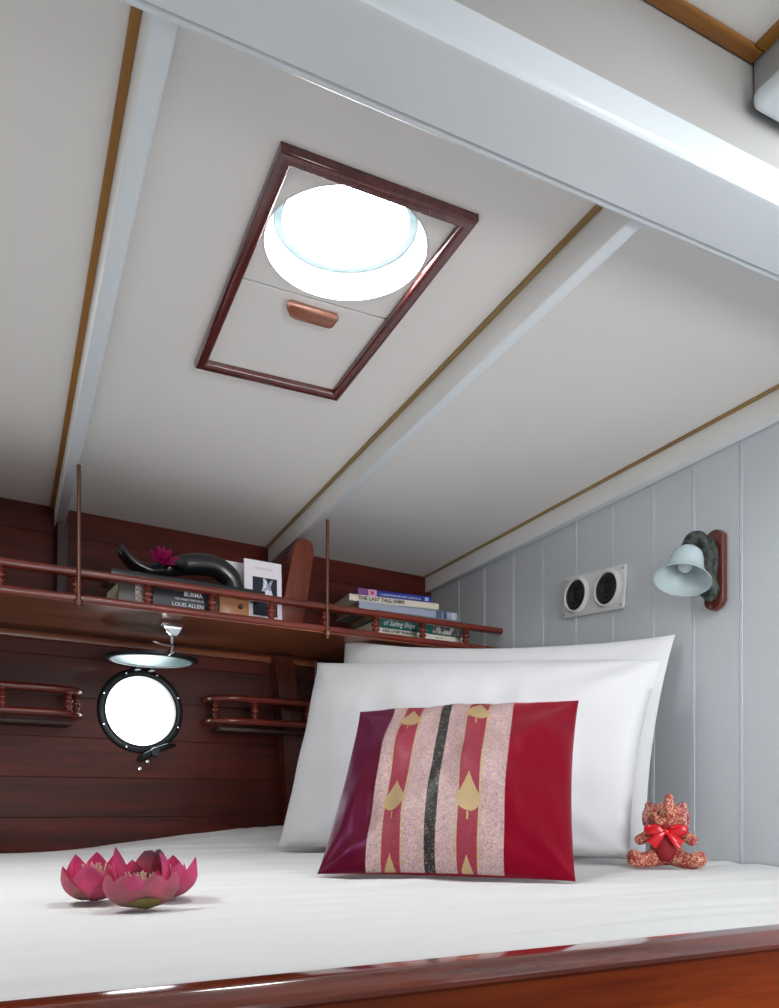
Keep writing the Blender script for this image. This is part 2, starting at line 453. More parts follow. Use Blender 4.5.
part('lens_ring', bm, M['lens_edge'], t, True)
bm = nlathe([(0, .0335), (.0912, .0335), (.0912, .039), (0, .039)], 64, (*HC, ZC))
part('lens', bm, M['hatch_light'], t, label='blown-out round glass lens lit by daylight')

# ================================================================== PORTHOLE
PC = (-.992, 0, .387)
t = thing('porthole', 'round bronze porthole with bright daylight in the dark planked wall', 'porthole', HULL, PC)
bm = nlathe([(.0985, .02), (.0985, -.008), (.103, -.013), (.108, -.014), (.118, -.010), (.121, -.004), (.121, -.0005), (.103, -.0005), (.103, .02)], 64, PC, (0, 1, 0), close=True)
part('ring', bm, M['bronze'], t, True)
bm = nlathe([(0, .012), (.0988, .012), (.0988, .018), (0, .018)], 64, PC, (0, 1, 0))
part('glass', bm, M['sky_glass'], t, label='pane blown out by daylight')
for k in range(8):
    an = 2 * PI * (k + .5) / 8
    c = Vector(PC) + Vector((cos(an) * .1125, -.012, sin(an) * .1125))
    bm = nlathe([(0, -.0035), (.003, -.003), (.0045, 0), (.0045, .002)], 10, c, (0, 1, 0))
    part('bolt', bm, M['chrome'], t, True)
# clamp at the foot of the ring
bm = bmesh.new()
tube(bm, [(-1.000, -.012, .246), (-.985, -.03, .258), (-.955, -.036, .276), (-.925, -.034, .288), (-.900, -.022, .292)], [.006, .010, .009, .008, .005], 10)
lathe(bm, [(0, -.012), (.012, -.012), (.014, -.004), (.012, .006), (0, .006)], 16, (-.965, -.045, .268), (0, 1, 0))
tube(bm, [(-.965, 0, .268), (-.965, -.045, .268)], .005, 8)
d = part('clamp', bm, M['bronze'], t, True)
for c_ in ((-.997, 0, .221), (-.975, 0, .243)):
    part('clamp_pin', nlathe([(0, -.012), (.005, -.011), (.006, -.004), (.006, 0), (0, 0)], 10, c_, (0, 1, 0)), M['chrome'], d, True)
for x in (-1.012, -.972):
    part('hinge', nbox((x - .008, -.055, .497), (x + .008, -.001, .509), .003), M['bronze'], t, True)
# deadlight swung up and held level
DC = (-1.012, -.19, .503)
dl = part('deadlight_ring', nlathe([(.099, -.004), (.103, -.006), (.113, -.005), (.118, -.001), (.118, .004), (.112, .006), (.099, .006)], 64, DC, (.0, -.02, 1), close=True), M['bronze'], t, True, label='hinged glazed cover swung up and held level')
part('deadlight_glass', nlathe([(0, -.003), (.0995, -.003), (.0995, .004), (0, .004)], 48, DC, (.0, -.02, 1)), M['pane'], dl, label='pale blue glass pane')
part('deadlight_lug', ntube([(-1.003, -.300, .503), (-1.0, -.318, .505)], .007, 10), M['chrome'], dl, True)
# ---- hook hanging from the shelf
t = thing('chrome_hook', 'chrome hook under the shelf holding the round porthole cover', 'hook', HULL, (-1.012, -.366, .565))
bm = bmesh.new()
prism(bm, [(x - .04, -.368, z + .0025) for x, z in ((-1.000, .5645), (-.944, .5645), (-.944, .557), (-.951, .556), (-.954, .542), (-.963, .531), (-.981, .531), (-.990, .542), (-.993, .556), (-1.000, .557))], (0, .014, 0), bev=.002)
part('plate', bm, M['chrome'], t, True)
part('rod', ntube([(-1.012, -.360, .537), (-1.010, -.352, .524), (-1.004, -.338, .514), (-1.003, -.326, .506)], .006, 10), M['chrome'], t, True)
part('catch', ntube([(-1.055, -.352, .519), (-1.035, -.354, .514), (-1.008, -.350, .512)], .003, 8), M['chrome'], t, True)

# ================================================================== SHELF WITH FIDDLE RAILS
t = thing('bookshelf', 'long varnished shelf with turned fiddle rails along the planked wall', 'shelf', HULL, (-.65, -.22, .57))
def zlo(s): return .577 + .0085 * (s + 1.4)
def zup(s): return .6345 + .0105 * (s + 1.4)
S0, S1 = -2.5, .016
bm = bmesh.new()
def shelf_end(off): return .128 - .112 * off   # bulkhead line in HULL coordinates
pts = [(S0, -.44, .5625), (shelf_end(.44) - .104, -.44, .5745), (shelf_end(0) - .104, -.001, .591), (S0, -.001, .581)]
prism(bm, pts, (0, 0, .012))
part('shelf_board', bm, M['shelf'], t)
def rail(name, zf, hgt, dep, y, s0, s1, parent, mat):
    bm = bmesh.new(); n = 40
    P = [(lerp(s0, s1, k / n), y, zf(lerp(s0, s1, k / n))) for k in range(n + 1)]
    prof = []
    for j in range(16):
        an = 2 * PI * j / 16; c, s_ = cos(an), sin(an)
        prof.append((math.copysign(abs(c) ** .6, c) * dep / 2, math.copysign(abs(s_) ** .6, s_) * hgt / 2))
    rings = [[bm.verts.new((p[0], p[1] + a_, p[2] + b_)) for a_, b_ in prof] for p in P]
    for A, B in zip(rings, rings[1:]):
        for j in range(16): bm.faces.new((A[j], A[(j+1) % 16], B[(j+1) % 16], B[j]))
    bm.faces.new(rings[0]); bm.faces.new(rings[-1])
    return part(name, bm, mat, parent, True, angle=60)
rail('upper_rail', zup, .018, .028, -.432, S0, .012, t, M['rail'])
rail('lower_rail', zlo, .018, .028, -.432, S0, S1, t, M['rail'])
def spindle(c, h, r, parent, name='spindle', n=14):
    prof = [(0, 0), (r, 0), (r, .04), (r * .62, .1), (r * .62, .13), (r * .95, .2), (r * 1.0, .27), (r * .62, .35), (r * .62, .39), (r * 1.05, .46), (r * 1.12, .52), (r * 1.0, .58), (r * .62, .65), (r * .62, .69), (r * 1.0, .76), (r * .9, .83), (r * .62, .89), (r, .96), (r, 1), (0, 1)]
    return part(name, nlathe([(a, b * h) for a, b in prof], n, c), M['rail'], parent, True, angle=50)
for k in range(-7, 9):
    s = -1.246 + .1557 * k
    if s > -.08: continue
    spindle((s, -.432, zlo(s) + .006), zup(s) - zlo(s) - .012, .0115, t)
for s, y, zt, zb in ((-1.246, -.451, .869, .556), (-.626, -.447, .869, .556)):
    r = part('hanger_rod', ntube([(s, y, zb), (s, y, zt)], .0042, 10), M['rod'], t, True, label='thin metal rod holding the shelf up to a ceiling beam')
    part('nut', nlathe([(0, -.006), (.009, -.006), (.009, .004), (0, .004)], 6, (s, y, zlo(s) - .013)), M['rod'], r)

# ---- two small curved fiddle rails either side of the porthole
def fiddle(label, s_in, s_out, yo, z_lo, z_hi, r):
    """s_out is the rounded end that turns back into the wall"""
    t = thing('fiddle_rack', label, 'rack', HULL, (lerp(s_in, s_out, .5), -.001, z_lo), 'small fiddle racks on the planked wall')
    sg = 1 if s_out > s_in else -1
    for nm, z in (('upper_rail', z_hi), ('lower_rail', z_lo)):
        P = [(s_in, -yo, z), (lerp(s_in, s_out, .35), -yo * 1.02, z), (lerp(s_in, s_out, .6), -yo, z)]
        L = abs(s_out - s_in); R = .075
        P.append((s_out - sg * R, -yo, z))
        for k in range(1, 9):
            an = k / 8 * PI / 2
            P.append((s_out - sg * R + sg * R * sin(an), -yo + .55 * yo * (1 - cos(an)), z))
        P.append((s_out, -.002, z))
        part(nm, ntube(P, .0105, 12, ry=1.3), M['rail'], t, True, angle=60)
    b = nbox((min(s_in, s_out - sg * .02), -yo + .012, z_lo - .03), (max(s_in, s_out - sg * .02), -.001, z_lo - .018), .003)
    part('shelf_board', b, M['shadow_dark'], t, True)
    return t
a = fiddle('small curved wooden fiddle rack left of the porthole', -1.95, -1.172, .10, .358, .420, .01)
for s, y in ((-1.36, .1), (-1.205, .1), (-1.178, .055), (-1.6, .1), (-1.8, .1)):
    spindle((s, -y, .364), .050, .010, a)
b = fiddle('small curved wooden fiddle rack between the porthole and the pillows', -.36, -.806, .10, .364, .430, .01)
for s, y in ((-.79, .06), (-.685, .1), (-.51, .1), (-.40, .1)):
    spindle((s, -y, .370), .054, .011, b)
part('tie_rod', ntube([(-.485, -.1, .43), (-.485, -.1, .566)], .0035, 10), M['rod'], b, True, label='thin upright metal rod up to the shelf')

# ================================================================== BERTH
t = thing('berth', 'varnished teak berth front board with a rounded glossy cap rail', 'bed', BOAT, (.3, .54, -.75))
bm = bmesh.new()
prof = [(.552, -.001), (.525, .0005), (.521, -.0005), (.518, -.003), (.510, -.006), (.506, -.010), (.5055, -.0135), (.508, -.0165), (.514, -.018), (.524, -.0185), (.552, -.0185)]
prism(bm, [(-1.2, y, z) for y, z in prof], (AW + 1.199, 0, 0))
part('cap_rail', bm, M['cap'], t, True, label='dark glossy cap rail', angle=35)
bm = nbox((-1.2, .527, -.745), (AW - .001, .55, -.0187))
part('front_board', bm, M['berth'], t)

def mattress():
    bm = bmesh.new()
    NA, NB = 230, 170
    A0, A1 = -1.1, AW - .004
    g = []
    for i in range(NA + 1):
        a_ = lerp(A0, A1, i / NA); y1 = hull_y(a_) - .006; row = []
        for j in range(NB + 1):
            v = j / NB; b_ = lerp(.5535, y1, v)
            d = y1 - b_
            s = (a_ - 1.333) / .9938
            z = .052 * sm((s + 1.28) / .75) * sm(1 - d / .42)
            z += -.008 * sm((-.9 - s) / .4) * sm(1 - d / .2)
            # bedding ripples run along the berth
            p = Vector((a_ * 2.2, b_ * 15, 0))
            z += .0046 * noise.noise(p) + .0032 * noise.noise(Vector((a_ * 4, b_ * 34, 3)))
            p2 = Vector((a_ * 6, b_ * 26 + 3 * noise.noise(Vector((a_ * 3, b_ * 3, 9))), 1.7))
            z += .006 * abs(noise.noise(p2)) * sm(1 - d / .5) * sm((s + 1.3) / .6)
            z = z - .004 * sm(1 - (b_ - .5535) / .012)
            row.append(bm.verts.new((a_, b_, z)))
        g.append(row)
    for i in range(NA):
        for j in range(NB): bm.faces.new((g[i][j], g[i+1][j], g[i+1][j+1], g[i][j+1]))
    # skirt down to the base
    rim = [g[i][0] for i in range(NA + 1)] + [g[NA][j] for j in range(1, NB + 1)] + [g[i][NB] for i in range(NA - 1, -1, -1)] + [g[0][j] for j in range(NB - 1, 0, -1)]
    lo = [bm.verts.new((v.co.x, v.co.y, -.16)) for v in rim]
    n = len(rim)
    for k in range(n): bm.faces.new((rim[k], rim[(k+1) % n], lo[(k+1) % n], lo[k]))
    bm.faces.new(lo)
    return bm
o = link_mesh('mattress', mattress(), M['sheet'], None, BOAT, True, 70, base=(.2, 1.4, -.16))
tag(o, 'wide mattress under a rumpled white sheet filling the berth', 'mattress')
o = link_mesh('berth_base', nbox((-1.1, .552, -.75), (AW - .004, 2.15, -.1605)), M['sole'], None, BOAT, base=(.2, 1.4, -.75)); o['kind'] = 'structure'

# ================================================================== PILLOWS
def pillow_bm(BL, BR, TL, TR, puff_f, puff_b, inset=.03, n=64, pw=.42, wr=.006, seed=0, flange=0, matfn=None, insv=None):
    """cushion whose seam runs through four corners; puff_f bulges to the viewer side, puff_b behind"""
    BL, BR, TL, TR = map(Vector, (BL, BR, TL, TR))
    insv = inset if insv is None else insv
    nrm = ((BR - BL).cross(TL - BL)).normalized()
    if nrm.y > 0: nrm = -nrm
    bm = bmesh.new()
    def P(u, v, side):
        # edges pull in between the ears
        uu = u + (.5 - u) * 2 * inset * sin(PI * v) ** .8 * abs(2 * u - 1) ** 3
        vv = v + (.5 - v) * 2 * (insv if v > .5 else inset) * sin(PI * u) ** .8 * abs(2 * v - 1) ** 3
        p = BL * (1-uu) * (1-vv) + BR * uu * (1-vv) + TL * (1-uu) * vv + TR * uu * vv
        e = max(0.0, sin(PI * u) * sin(PI * v)); f = e ** pw
        w = noise.noise(Vector((u * 4 + seed, v * 4, side))) * wr * 1.4 + noise.noise(Vector((u * 13 + seed, v * 5 + 3, side * 2))) * wr * .7
        # creases radiating from the corners
        for (cu, cv) in ((0, 0), (1, 0), (0, 1), (1, 1)):
            dx, dy = u - cu, v - cv; r = math.hypot(dx, dy)
            w += wr * .9 * sin(9 * math.atan2(dy, dx) + seed * 2 + cu * 3 + cv) * math.exp(-r * 3.2) * sm(r * 6)
        h = (puff_f if side > 0 else puff_b) * f + w * f * (1 if side > 0 else .4)
        return p + nrm * side * h
    F = [[bm.verts.new(P(i / n, j / n, 1)) for j in range(n + 1)] for i in range(n + 1)]
    B = [[F[i][j] if i in (0, n) or j in (0, n) else bm.verts.new(P(i / n, j / n, -1)) for j in range(n + 1)] for i in range(n + 1)]
    for i in range(n):
        for j in range(n):
            f = bm.faces.new((F[i][j], F[i+1][j], F[i+1][j+1], F[i][j+1]))
            if matfn: f.material_index = matfn((i + .5) / n, (j + .5) / n, 1)
            f2 = bm.faces.new((B[i][j], B[i][j+1], B[i+1][j+1], B[i+1][j]))
            if matfn: f2.material_index = matfn((i + .5) / n, (j + .5) / n, -1)
    return bm
bm = pillow_bm((-.20, 2.10, .012), (.555, 1.70, .012), (-.127, 2.24, .592), (.632, 1.735, .497), .055, .03, .02, 64, .4, .006, 5, insv=.062)
o = link_mesh('pillow', bm, M['pillow'], None, WORLD, True, 80, base=(.19, 1.9, 0))
tag(o, 'white pillow standing behind the other white pillow against the bulkhead', 'pillow', 'white pillows at the bed head')
bm = pillow_bm((-.283, 1.985, .012), (.475, 1.545, .012), (-.196, 2.128, .505), (.570, 1.640, .425), .085, .035, .022, 72, .36, .011, 2)
o = link_mesh('pillow', bm, M['pillow'], None, WORLD, True, 80, base=(.14, 1.8, 0))
tag(o, 'plump white pillow directly behind the red striped silk cushion', 'pillow', 'white pillows at the bed head')

# ---- silk cushion
def silk(name, c, tint, rough=.32):
    m, nt, b = new_mat(name)
    tc = N(nt, 'ShaderNodeTexCoord')
    b.inputs['Base Color'].default_value = lin(c); b.inputs['Roughness'].default_value = rough
    b.inputs['Specular IOR Level'].default_value = .6; b.inputs['Specular Tint'].default_value = lin(tint)
    b.inputs['Sheen Weight'].default_value = .6; b.inputs['Sheen Tint'].default_value = lin(tint); b.inputs['Sheen Roughness'].default_value = .35
    n = N(nt, 'ShaderNodeTexNoise', Scale=420.0, Detail=2.0); nt.links.new(tc.outputs['Object'], n.inputs['Vector'])
    bp = N(nt, 'ShaderNodeBump', Strength=.12, Distance=.0006); nt.links.new(n.outputs['Fac'], bp.inputs['Height']); nt.links.new(bp.outputs['Normal'], b.inputs['Normal'])
    return m
CM = [silk('wine_silk', '#4e0816', '#8a4a9c', .34), silk('red_silk', '#760a1e', '#d03858', .34),
      brocade('pink_beige_brocade', '#96797b', '#b89c98', 260, .5), plain('old_gold_thread', '#ab9268', .4, metal=.2, bump=.4, bscale=700),
      brocade('black_braid', '#0c0a0a', '#6a6052', 170, .5, lo=.54, hi=.66), brocade('rose_silk', '#7c162c', '#8a2236', 160, .55)]
LEAVES = [(lu, lv) for lu in (.302, .604) for lv in (.735, .225, -.11)]
def cushion_mat(u, v, side):
    if side < 0: return 1
    x = u
    for lu, lv in LEAVES:
        du, dv = (x - lu), (v - lv)
        # leaf: round heart foot, long drawn tip, thin stalk
        if 0 <= dv < .165:
            k = dv / .165
            w = .047 * math.sqrt(max(0, 1 - ((.36 - k) / .36) ** 2)) if k < .36 else .047 * (1 - (k - .36) / .64) ** 1.25 * (1 + .5 * (k - .36) * (1 - k))
            if abs(du) < max(w, .0): return 3
        if -.04 <= dv < 0 and abs(du) < .003: return 3
    if x < .205: return 0
    if x < .256: return 2
    if x < .268: return 3 if int(v * 75) % 2 else 2
    if x < .345: return 5
    if x < .357: return 3 if int(v * 75) % 2 else 2
    if x < .440: return 2
    if x < .482: return 4
    if x < .556: return 2
    if x < .568: return 3 if int(v * 75) % 2 else 2
    if x < .645: return 5
    if x < .657: return 3 if int(v * 75) % 2 else 2
    if x < .742: return 2
    return 1
bm = pillow_bm((-.120, 1.300, .006), (.279, 1.176, .006), (-.0612, 1.63, .3135), (.344, 1.425, .3105), .066, .058, .022, 300, .5, .011, 11, matfn=cushion_mat)
o = link_mesh('silk_cushion', bm, CM, None, WORLD, True, 80, base=(.1, 1.3, 0))
tag(o, 'red and wine silk cushion with beige leaf stripes leaning on the white pillow', 'cushion')

# ================================================================== PLUSH ELEPHANT
TC = Vector((.528, 1.50, 0))
t = thing('plush_elephant', 'small red and gold brocade plush elephant with a red bow', 'toy', WORLD, TC)
M['plush'] = brocade('red_gold_brocade', '#96282c', '#dca684', 190, .6, lo=.49, hi=.57)
M['plush_red'] = plain('plush_red_cloth', '#8e1420', .7, bump=.2, bscale=500)
M['satin'] = plain('red_satin', '#c81020', .22, coat=.2)
M['ear'] = brocade('ear_brocade', '#7c2a3c', '#d8a090', 190, .6, lo=.47, hi=.58)
fx = Matrix.Rotation(math.radians(-19), 4, 'Z')     # faces the viewer
def tp(x, y, z): return TC + (fx @ Vector((x, y, z)))
def rot(ax, d): return Matrix.Rotation(math.radians(d), 3, ax)
F3 = fx.to_3x3()
bm = bmesh.new()
ball(bm, tp(0, .01, .045), (.030, .028, .042))
ball(bm, tp(0, .0, .100), (.036, .029, .026))
ball(bm, tp(0, -.018, .088), (.022, .016, .016))
tube(bm, [tp(.004, -.018, .094), tp(.005, -.034, .105), tp(.005, -.038, .120), tp(.005, -.032, .135)], [.014, .012, .010, .008], 14)
ball(bm, tp(.005, -.032, .135), .008, sub=2)
for sg in (-1, 1):
    tube(bm, [tp(sg*.015, 0, .022), tp(sg*.035, -.014, .0155), tp(sg*.054, -.024, .0150)], [.019, .0155, .0148], 14)
    ball(bm, tp(sg*.057, -.026, .019), (.016, .012, .0165), F3 @ rot('Z', sg * 20))
    tube(bm, [tp(sg*.018, 0, .070), tp(sg*.034, -.006, .062), tp(sg*.044, -.010, .055)], [.011, .011, .011], 12)
    ball(bm, tp(sg*.046, -.011, .054), .0115, sub=2)
bd = part('body', remeshed(bm, .0028, 4), M['plush'], t, True, angle=180)
for sg in (-1, 1):
    bm = bmesh.new(); ball(bm, tp(sg*.033, -.002, .095), (.011, .010, .023), F3 @ rot('Z', sg * 35)); ball(bm, tp(sg*.029, .0, .119), (.010, .007, .008), F3)
    part('ear', remeshed(bm, .0018, 3), M['ear'], t, True, angle=180, label='mauve pink brocade ear')
    bm = bmesh.new(); ball(bm, tp(sg*.0135, -.029, .106), .0026, sub=2)
    part('eye', bm, M['black'], t, True)
bm = bmesh.new(); ball(bm, tp(0, -.017, .043), (.021, .014, .031), F3)
part('tummy_patch', bm, M['plush_red'], t, True, label='plain dark red tummy')
bm = bmesh.new(); ball(bm, tp(0, -.034, .081), (.009, .003, .003), F3)
part('mouth', bm, M['plush_red'], t, True)
bm = bmesh.new()
ball(bm, tp(0, -.030, .070), (.007, .006, .006), F3)
for sg in (-1, 1):
    ball(bm, tp(sg*.021, -.031, .073), (.019, .006, .0115), F3 @ rot('Y', -sg * 6))
    P = [tp(sg*.003, -.034, .068), tp(sg*.014, -.037, .058), tp(sg*.026, -.034, .046)]
    tube(bm, P, [.004, .009, .012], 10, ry=.3, up=(1, 0, 0))
bmesh.ops.rotate(bm, verts=bm.verts[:], cent=tp(0, 0, .07), matrix=Matrix.Identity(3))
part('bow', bm, M['satin'], t, True, label='shiny red satin bow', angle=60)

# ================================================================== LOTUS FLOWERS
def lotus_mat(name, tip, mid, base_c, zs, zlo_=.0):
    m, nt, b = new_mat(name)
    tc = N(nt, 'ShaderNodeTexCoord'); sp_ = N(nt, 'ShaderNodeSeparateXYZ'); nt.links.new(tc.outputs['Object'], sp_.inputs[0])
    n = N(nt, 'ShaderNodeTexNoise', Scale=60.0, Detail=4.0); nt.links.new(tc.outputs['Object'], n.inputs['Vector'])
    ad = N(nt, 'ShaderNodeMath', operation='MULTIPLY_ADD'); ad.inputs[1].default_value = 1 / zs
    nt.links.new(sp_.outputs['Z'], ad.inputs[0])
    n2 = N(nt, 'ShaderNodeMath', operation='MULTIPLY_ADD'); n2.inputs[1].default_value = .7; n2.inputs[2].default_value = -.35
    nt.links.new(n.outputs['Fac'], n2.inputs[0]); nt.links.new(n2.outputs[0], ad.inputs[2])
    rp = N(nt, 'ShaderNodeValToRGB'); e = rp.color_ramp.elements
    e[0].position = .02; e[0].color = lin(base_c); e[1].position = .98; e[1].color = lin(tip)
    k = e.new(.4); k.color = lin(mid); k = e.new(.75); k.color = lin(mid)
    nt.links.new(ad.outputs[0], rp.inputs['Fac']); nt.links.new(rp.outputs['Color'], b.inputs['Base Color'])
    b.inputs['Roughness'].default_value = .5; b.inputs['Subsurface Weight'].default_value = .08; b.inputs['Subsurface Radius'].default_value = (.006, .003, .003)
    w = N(nt, 'ShaderNodeTexNoise', Scale=150.0); nt.links.new(tc.outputs['Object'], w.inputs['Vector'])
    bp = N(nt, 'ShaderNodeBump', Strength=.25, Distance=.001); nt.links.new(w.outputs['Fac'], bp.inputs['Height']); nt.links.new(bp.outputs['Normal'], b.inputs['Normal'])
    return m
M['petal'] = lotus_mat('lotus_petal', '#d2609c', '#f0669c', '#c48084', .062)
M['petal_dull'] = lotus_mat('lotus_petal_dull', '#9c7886', '#de7890', '#aa866a', .062)
M['petal_olive'] = lotus_mat('lotus_petal_olive', '#9a8a4c', '#a0904e', '#857a3c', .04)
M['stamen'] = plain('lotus_stamen', '#efdcc8', .6)
M['core'] = plain('lotus_core', '#b0607a', .7)
def petal(C, az, r0, L, wid, lean0, lean1, cup=.35, tipk=1.0, curl=0, z0=.004, roundtip=False):
    """one petal: leaves the base at azimuth az; lean = angle from horizontal of its midrib at foot / tip"""
    bm = bmesh.new(); nu, nv = 9, 14
    out = Vector((cos(az), sin(az), 0)); tan = Vector((-sin(az), cos(az), 0)); up = Vector((0, 0, 1))
    p = Vector(C) + out * r0 + up * z0
    rows = []
    for j in range(nv + 1):
        v = j / nv
        an = lerp(lean0, lean1, v) + curl * max(0, v - .7) * 3
        d = out * cos(an) + up * sin(an); nr = out * -sin(an) + up * cos(an)
        if roundtip: w = wid * (sin(PI * min(.97, .18 + .80 * v))) ** .6
        else: w = wid * (sin(PI * (.16 + .84 * v) ** .85) ** .8 if v < .995 else .02)
        row = []
        for i in range(nu + 1):
            x = 2 * i / nu - 1
            q = p + tan * x * w / 2 + nr * (cup * w * (x * x - .3) * .5) + nr * .0008 * noise.noise(Vector((x * 3, v * 5, az * 3)))
            row.append(bm.verts.new(q))
        rows.append(row)
        p = p + d * (L / nv)
    for j in range(nv):
        for i in range(nu): bm.faces.new((rows[j][i], rows[j][i+1], rows[j+1][i+1], rows[j+1][i]))
    bmesh.ops.solidify(bm, geom=bm.faces[:], thickness=.0011)
    return bm
R_ = math.radians
def lotus(label, C, petals, stam, core):
    t = thing('lotus_flower', label, 'flower', WORLD, C, 'pink lotus flowers on the bed')
    bm = bmesh.new(); ball(bm, Vector(C) + Vector((0, 0, core * .75)), (core, core, core * .72), sub=3)
    part('flower_base', bm, M['core'], t, True)
    for pz in petals:
        mk = pz.pop('m', 'petal')
        part('petal', petal(C, **pz), M[mk], t, True, angle=80)
    bm = bmesh.new()
    random.seed(int(C[0] * 1000))
    for k in range(stam[0]):
        an = random.uniform(0, 2 * PI); r = random.uniform(.002, stam[1]); h = random.uniform(.6, 1.0) * stam[2]
        a_ = Vector(C) + Vector((cos(an) * r * .6, sin(an) * r * .6, core)); b_ = Vector(C) + Vector((cos(an) * r * 1.3, sin(an) * r * 1.3, h))
        tube(bm, [a_, lerp(a_, b_, .7), b_], [.0003, .00035, .0008], 5)
    part('stamens', bm, M['stamen'], t, True, label='pale cream stamens')
    return t
def P(az, L, wid, l0, l1, r0=.012, m='petal', **k): return dict(az=R_(az), r0=r0, L=L, wid=wid, lean0=R_(l0), lean1=R_(l1), m=m, **k)
FRONT = -90
lotus('left pink lotus flower, open with cream stamens showing', (-.363, .965, .003),
      [P(-80, .056, .048, 24, 108, r0=.012), P(-30, .056, .044, 26, 106, r0=.012), P(-135, .050, .044, 14, 104, r0=.013, m='petal_dull'), P(178, .052, .044, 18, 98, r0=.012, m='petal_dull'),
       P(150, .060, .046, 40, 98, r0=.012), P(105, .062, .044, 40, 100, r0=.012), P(60, .060, .044, 40, 104), P(15, .056, .040, 36, 106, r0=.011), P(-165, .050, .032, 40, 110, r0=.010), P(-110, .038, .03, 48, 104, r0=.010)],
      (90, .014, .048), .018)
lotus('largest pink lotus flower, front middle, with one tall pointed petal', (-.287, .905, .003),
      [P(-95, .050, .056, 8, 112, r0=.015, m='petal_dull', roundtip=True), P(-140, .050, .052, 10, 112, r0=.015, m='petal_dull', roundtip=True), P(-48, .050, .056, 8, 110, r0=.016, m='petal_dull', roundtip=True),
       P(-5, .052, .05, 12, 108, r0=.016, m='petal_dull', roundtip=True), P(172, .052, .048, 16, 106, r0=.014, m='petal_dull'),
       P(-82, .046, .044, 18, 106, r0=.0205, z0=.007), P(160, .070, .034, 58, 88, r0=.014), P(-165, .052, .034, 50, 100, r0=.013),
       P(125, .056, .046, 40, 104, r0=.013), P(85, .066, .050, 46, 116, r0=.014, m='petal_dull', roundtip=True), P(45, .068, .050, 46, 124, r0=.015, m='petal_dull', roundtip=True),
       P(10, .066, .042, 42, 128, r0=.014, roundtip=True), P(-15, .044, .028, 50, 112, r0=.014), P(-62, .022, .034, 12, 66, r0=.026, m='petal_olive', z0=.003, roundtip=True)],
      (100, .015, .042), .019)
lotus('rightmost pink lotus flower, small and half closed', (-.283, .995, .003),
      [P(-80, .056, .046, 24, 104, r0=.012, m='petal_dull'), P(-20, .058, .046, 20, 104, r0=.013), P(30, .058, .042, 26, 104), P(-50, .056, .046, 20, 106, r0=.012),
       P(90, .056, .044, 36, 104), P(150, .060, .046, 40, 104, m='petal_dull', roundtip=True), P(-140, .05, .044, 30, 104, m='petal_dull'), P(5, .046, .03, 40, 110, r0=.009)],
      (26, .009, .046), .017)

# ================================================================== THINGS ON THE SHELF
def ztop(s, off): # upper face of the shelf board
    return lerp(.593, .5745, off / .44) + .0048 * (s + 1.4) + .0012
def book(name_label, C, w, d, h, rz, cover, pages, cat='book', group=None, spine='front', frame=HULL, title=None, tilt=0):
    """C = front-left-bottom corner of the spine in HULL coordinates; w along the shelf, d depth to the wall"""
    c, s_ = cos(rz), sin(rz)
    t = bpy.data.objects.new('book', None); COL.objects.link(t)
    t.empty_display_size = .02
    t.matrix_world = frame @ Matrix.Translation(C) @ Matrix.Rotation(rz, 4, 'Z')
    BASE[t.name] = (0, 0, 0); tag(t, name_label, cat, group)
    th = min(.003, h * .12)
    bm = bmesh.new()
    box(bm, (0, 0, 0), (w, d, th)); box(bm, (0, 0, h - th), (w, d, h))
    n = 6; pts = [(0, 0, 0)]
    bulge = min(.004, h * .15)
    arc = [(0, -bulge * sin(PI * k / n), h * k / n) for k in range(n + 1)]
    prism(bm, arc + [(0, th, h), (0, th, 0)], (w, 0, 0))
    part('cover', bm, cover, t, True, angle=30)
    part('pages', nbox((.003, th + .0005, th + .0003), (w - .003, d - .003, h - th - .0003)), pages, t)
    return t
PG = plain('page_block', '#c9bda4', .8, bump=.4, bscale=400); PGD = plain('page_block_brown', '#8a6a4c', .8, bump=.3, bscale=400)
BK = lambda n, c, r=.4: plain(n, c, r)
GL = 'books and papers under the carved hand'; GR = 'books stacked on the right end of the shelf'
def title(txt, t, size, x, z, col, y=-.0052, align='LEFT', sx=1, shear=0, bold=0):
    part('spine_title', text_bm(txt, size, (x, y, z), (1, 0, 0), (0, 0, 1), align=align, sx=sx, shear=shear, bold=bold), col, t)
TW = plain('title_white', '#e8e6ee', .5); TK = plain('title_black', '#1c1c20', .5); TBL = plain('title_blue', '#c8d0f0', .5)
# left: grey book, thick dark paperback
t = book('grey book with a pale picture on its spine, left of the dark paperback', (-1.150, -.40, ztop(-1.15, .40)), .070, .13, .066, 0, BK('grey_cover', '#55504e'), PG, group=GL)
bm = nbox((.038, -.0050, .004), (.068, -.0042, .060)); part('picture', bm, brocade('spine_picture', '#7a6c62', '#c9c0ba', 70, .5), t, label='pale grey picture panel')
t = book('thick dark paperback with white lettering on its spine under the carved hand', (-1.072, -.405, ztop(-1.07, .40)), .160, .13, .068, 0, BK('dark_slate_cover', '#2a2c34', .35), PG, group=GL)
title('BURMA', t, .0138, .120, .0455, TW, align='RIGHT', bold=.0002)
title('THE LONGEST WAR 1941-45', t, .0073, .123, .0350, TW, align='RIGHT', sx=.78)
title('LOUIS ALLEN', t, .0132, .123, .0195, TW, align='RIGHT')
# brown wooden box with a dark knob
t = thing('wooden_box', 'small light brown wooden box with a black knob beside the white card', 'box', HULL, (-.865, -.36, ztop(-.86, .36)), None)
part('body', nbox((-.905, -.40, ztop(-.9, .4) + .0005), (-.826, -.32, ztop(-.9, .4) + .066), .003), wood('light_box_wood', '#8a5636', '#b47c52', .4, 'X'), t, True)
part('knob', nlathe([(0, -.007), (.004, -.007), (.006, -.005), (.006, -.002), (.004, 0), (0, 0)], 14, (-.850, -.40, ztop(-.9, .4) + .040), (0, 1, 0)), M['black'], t, True)
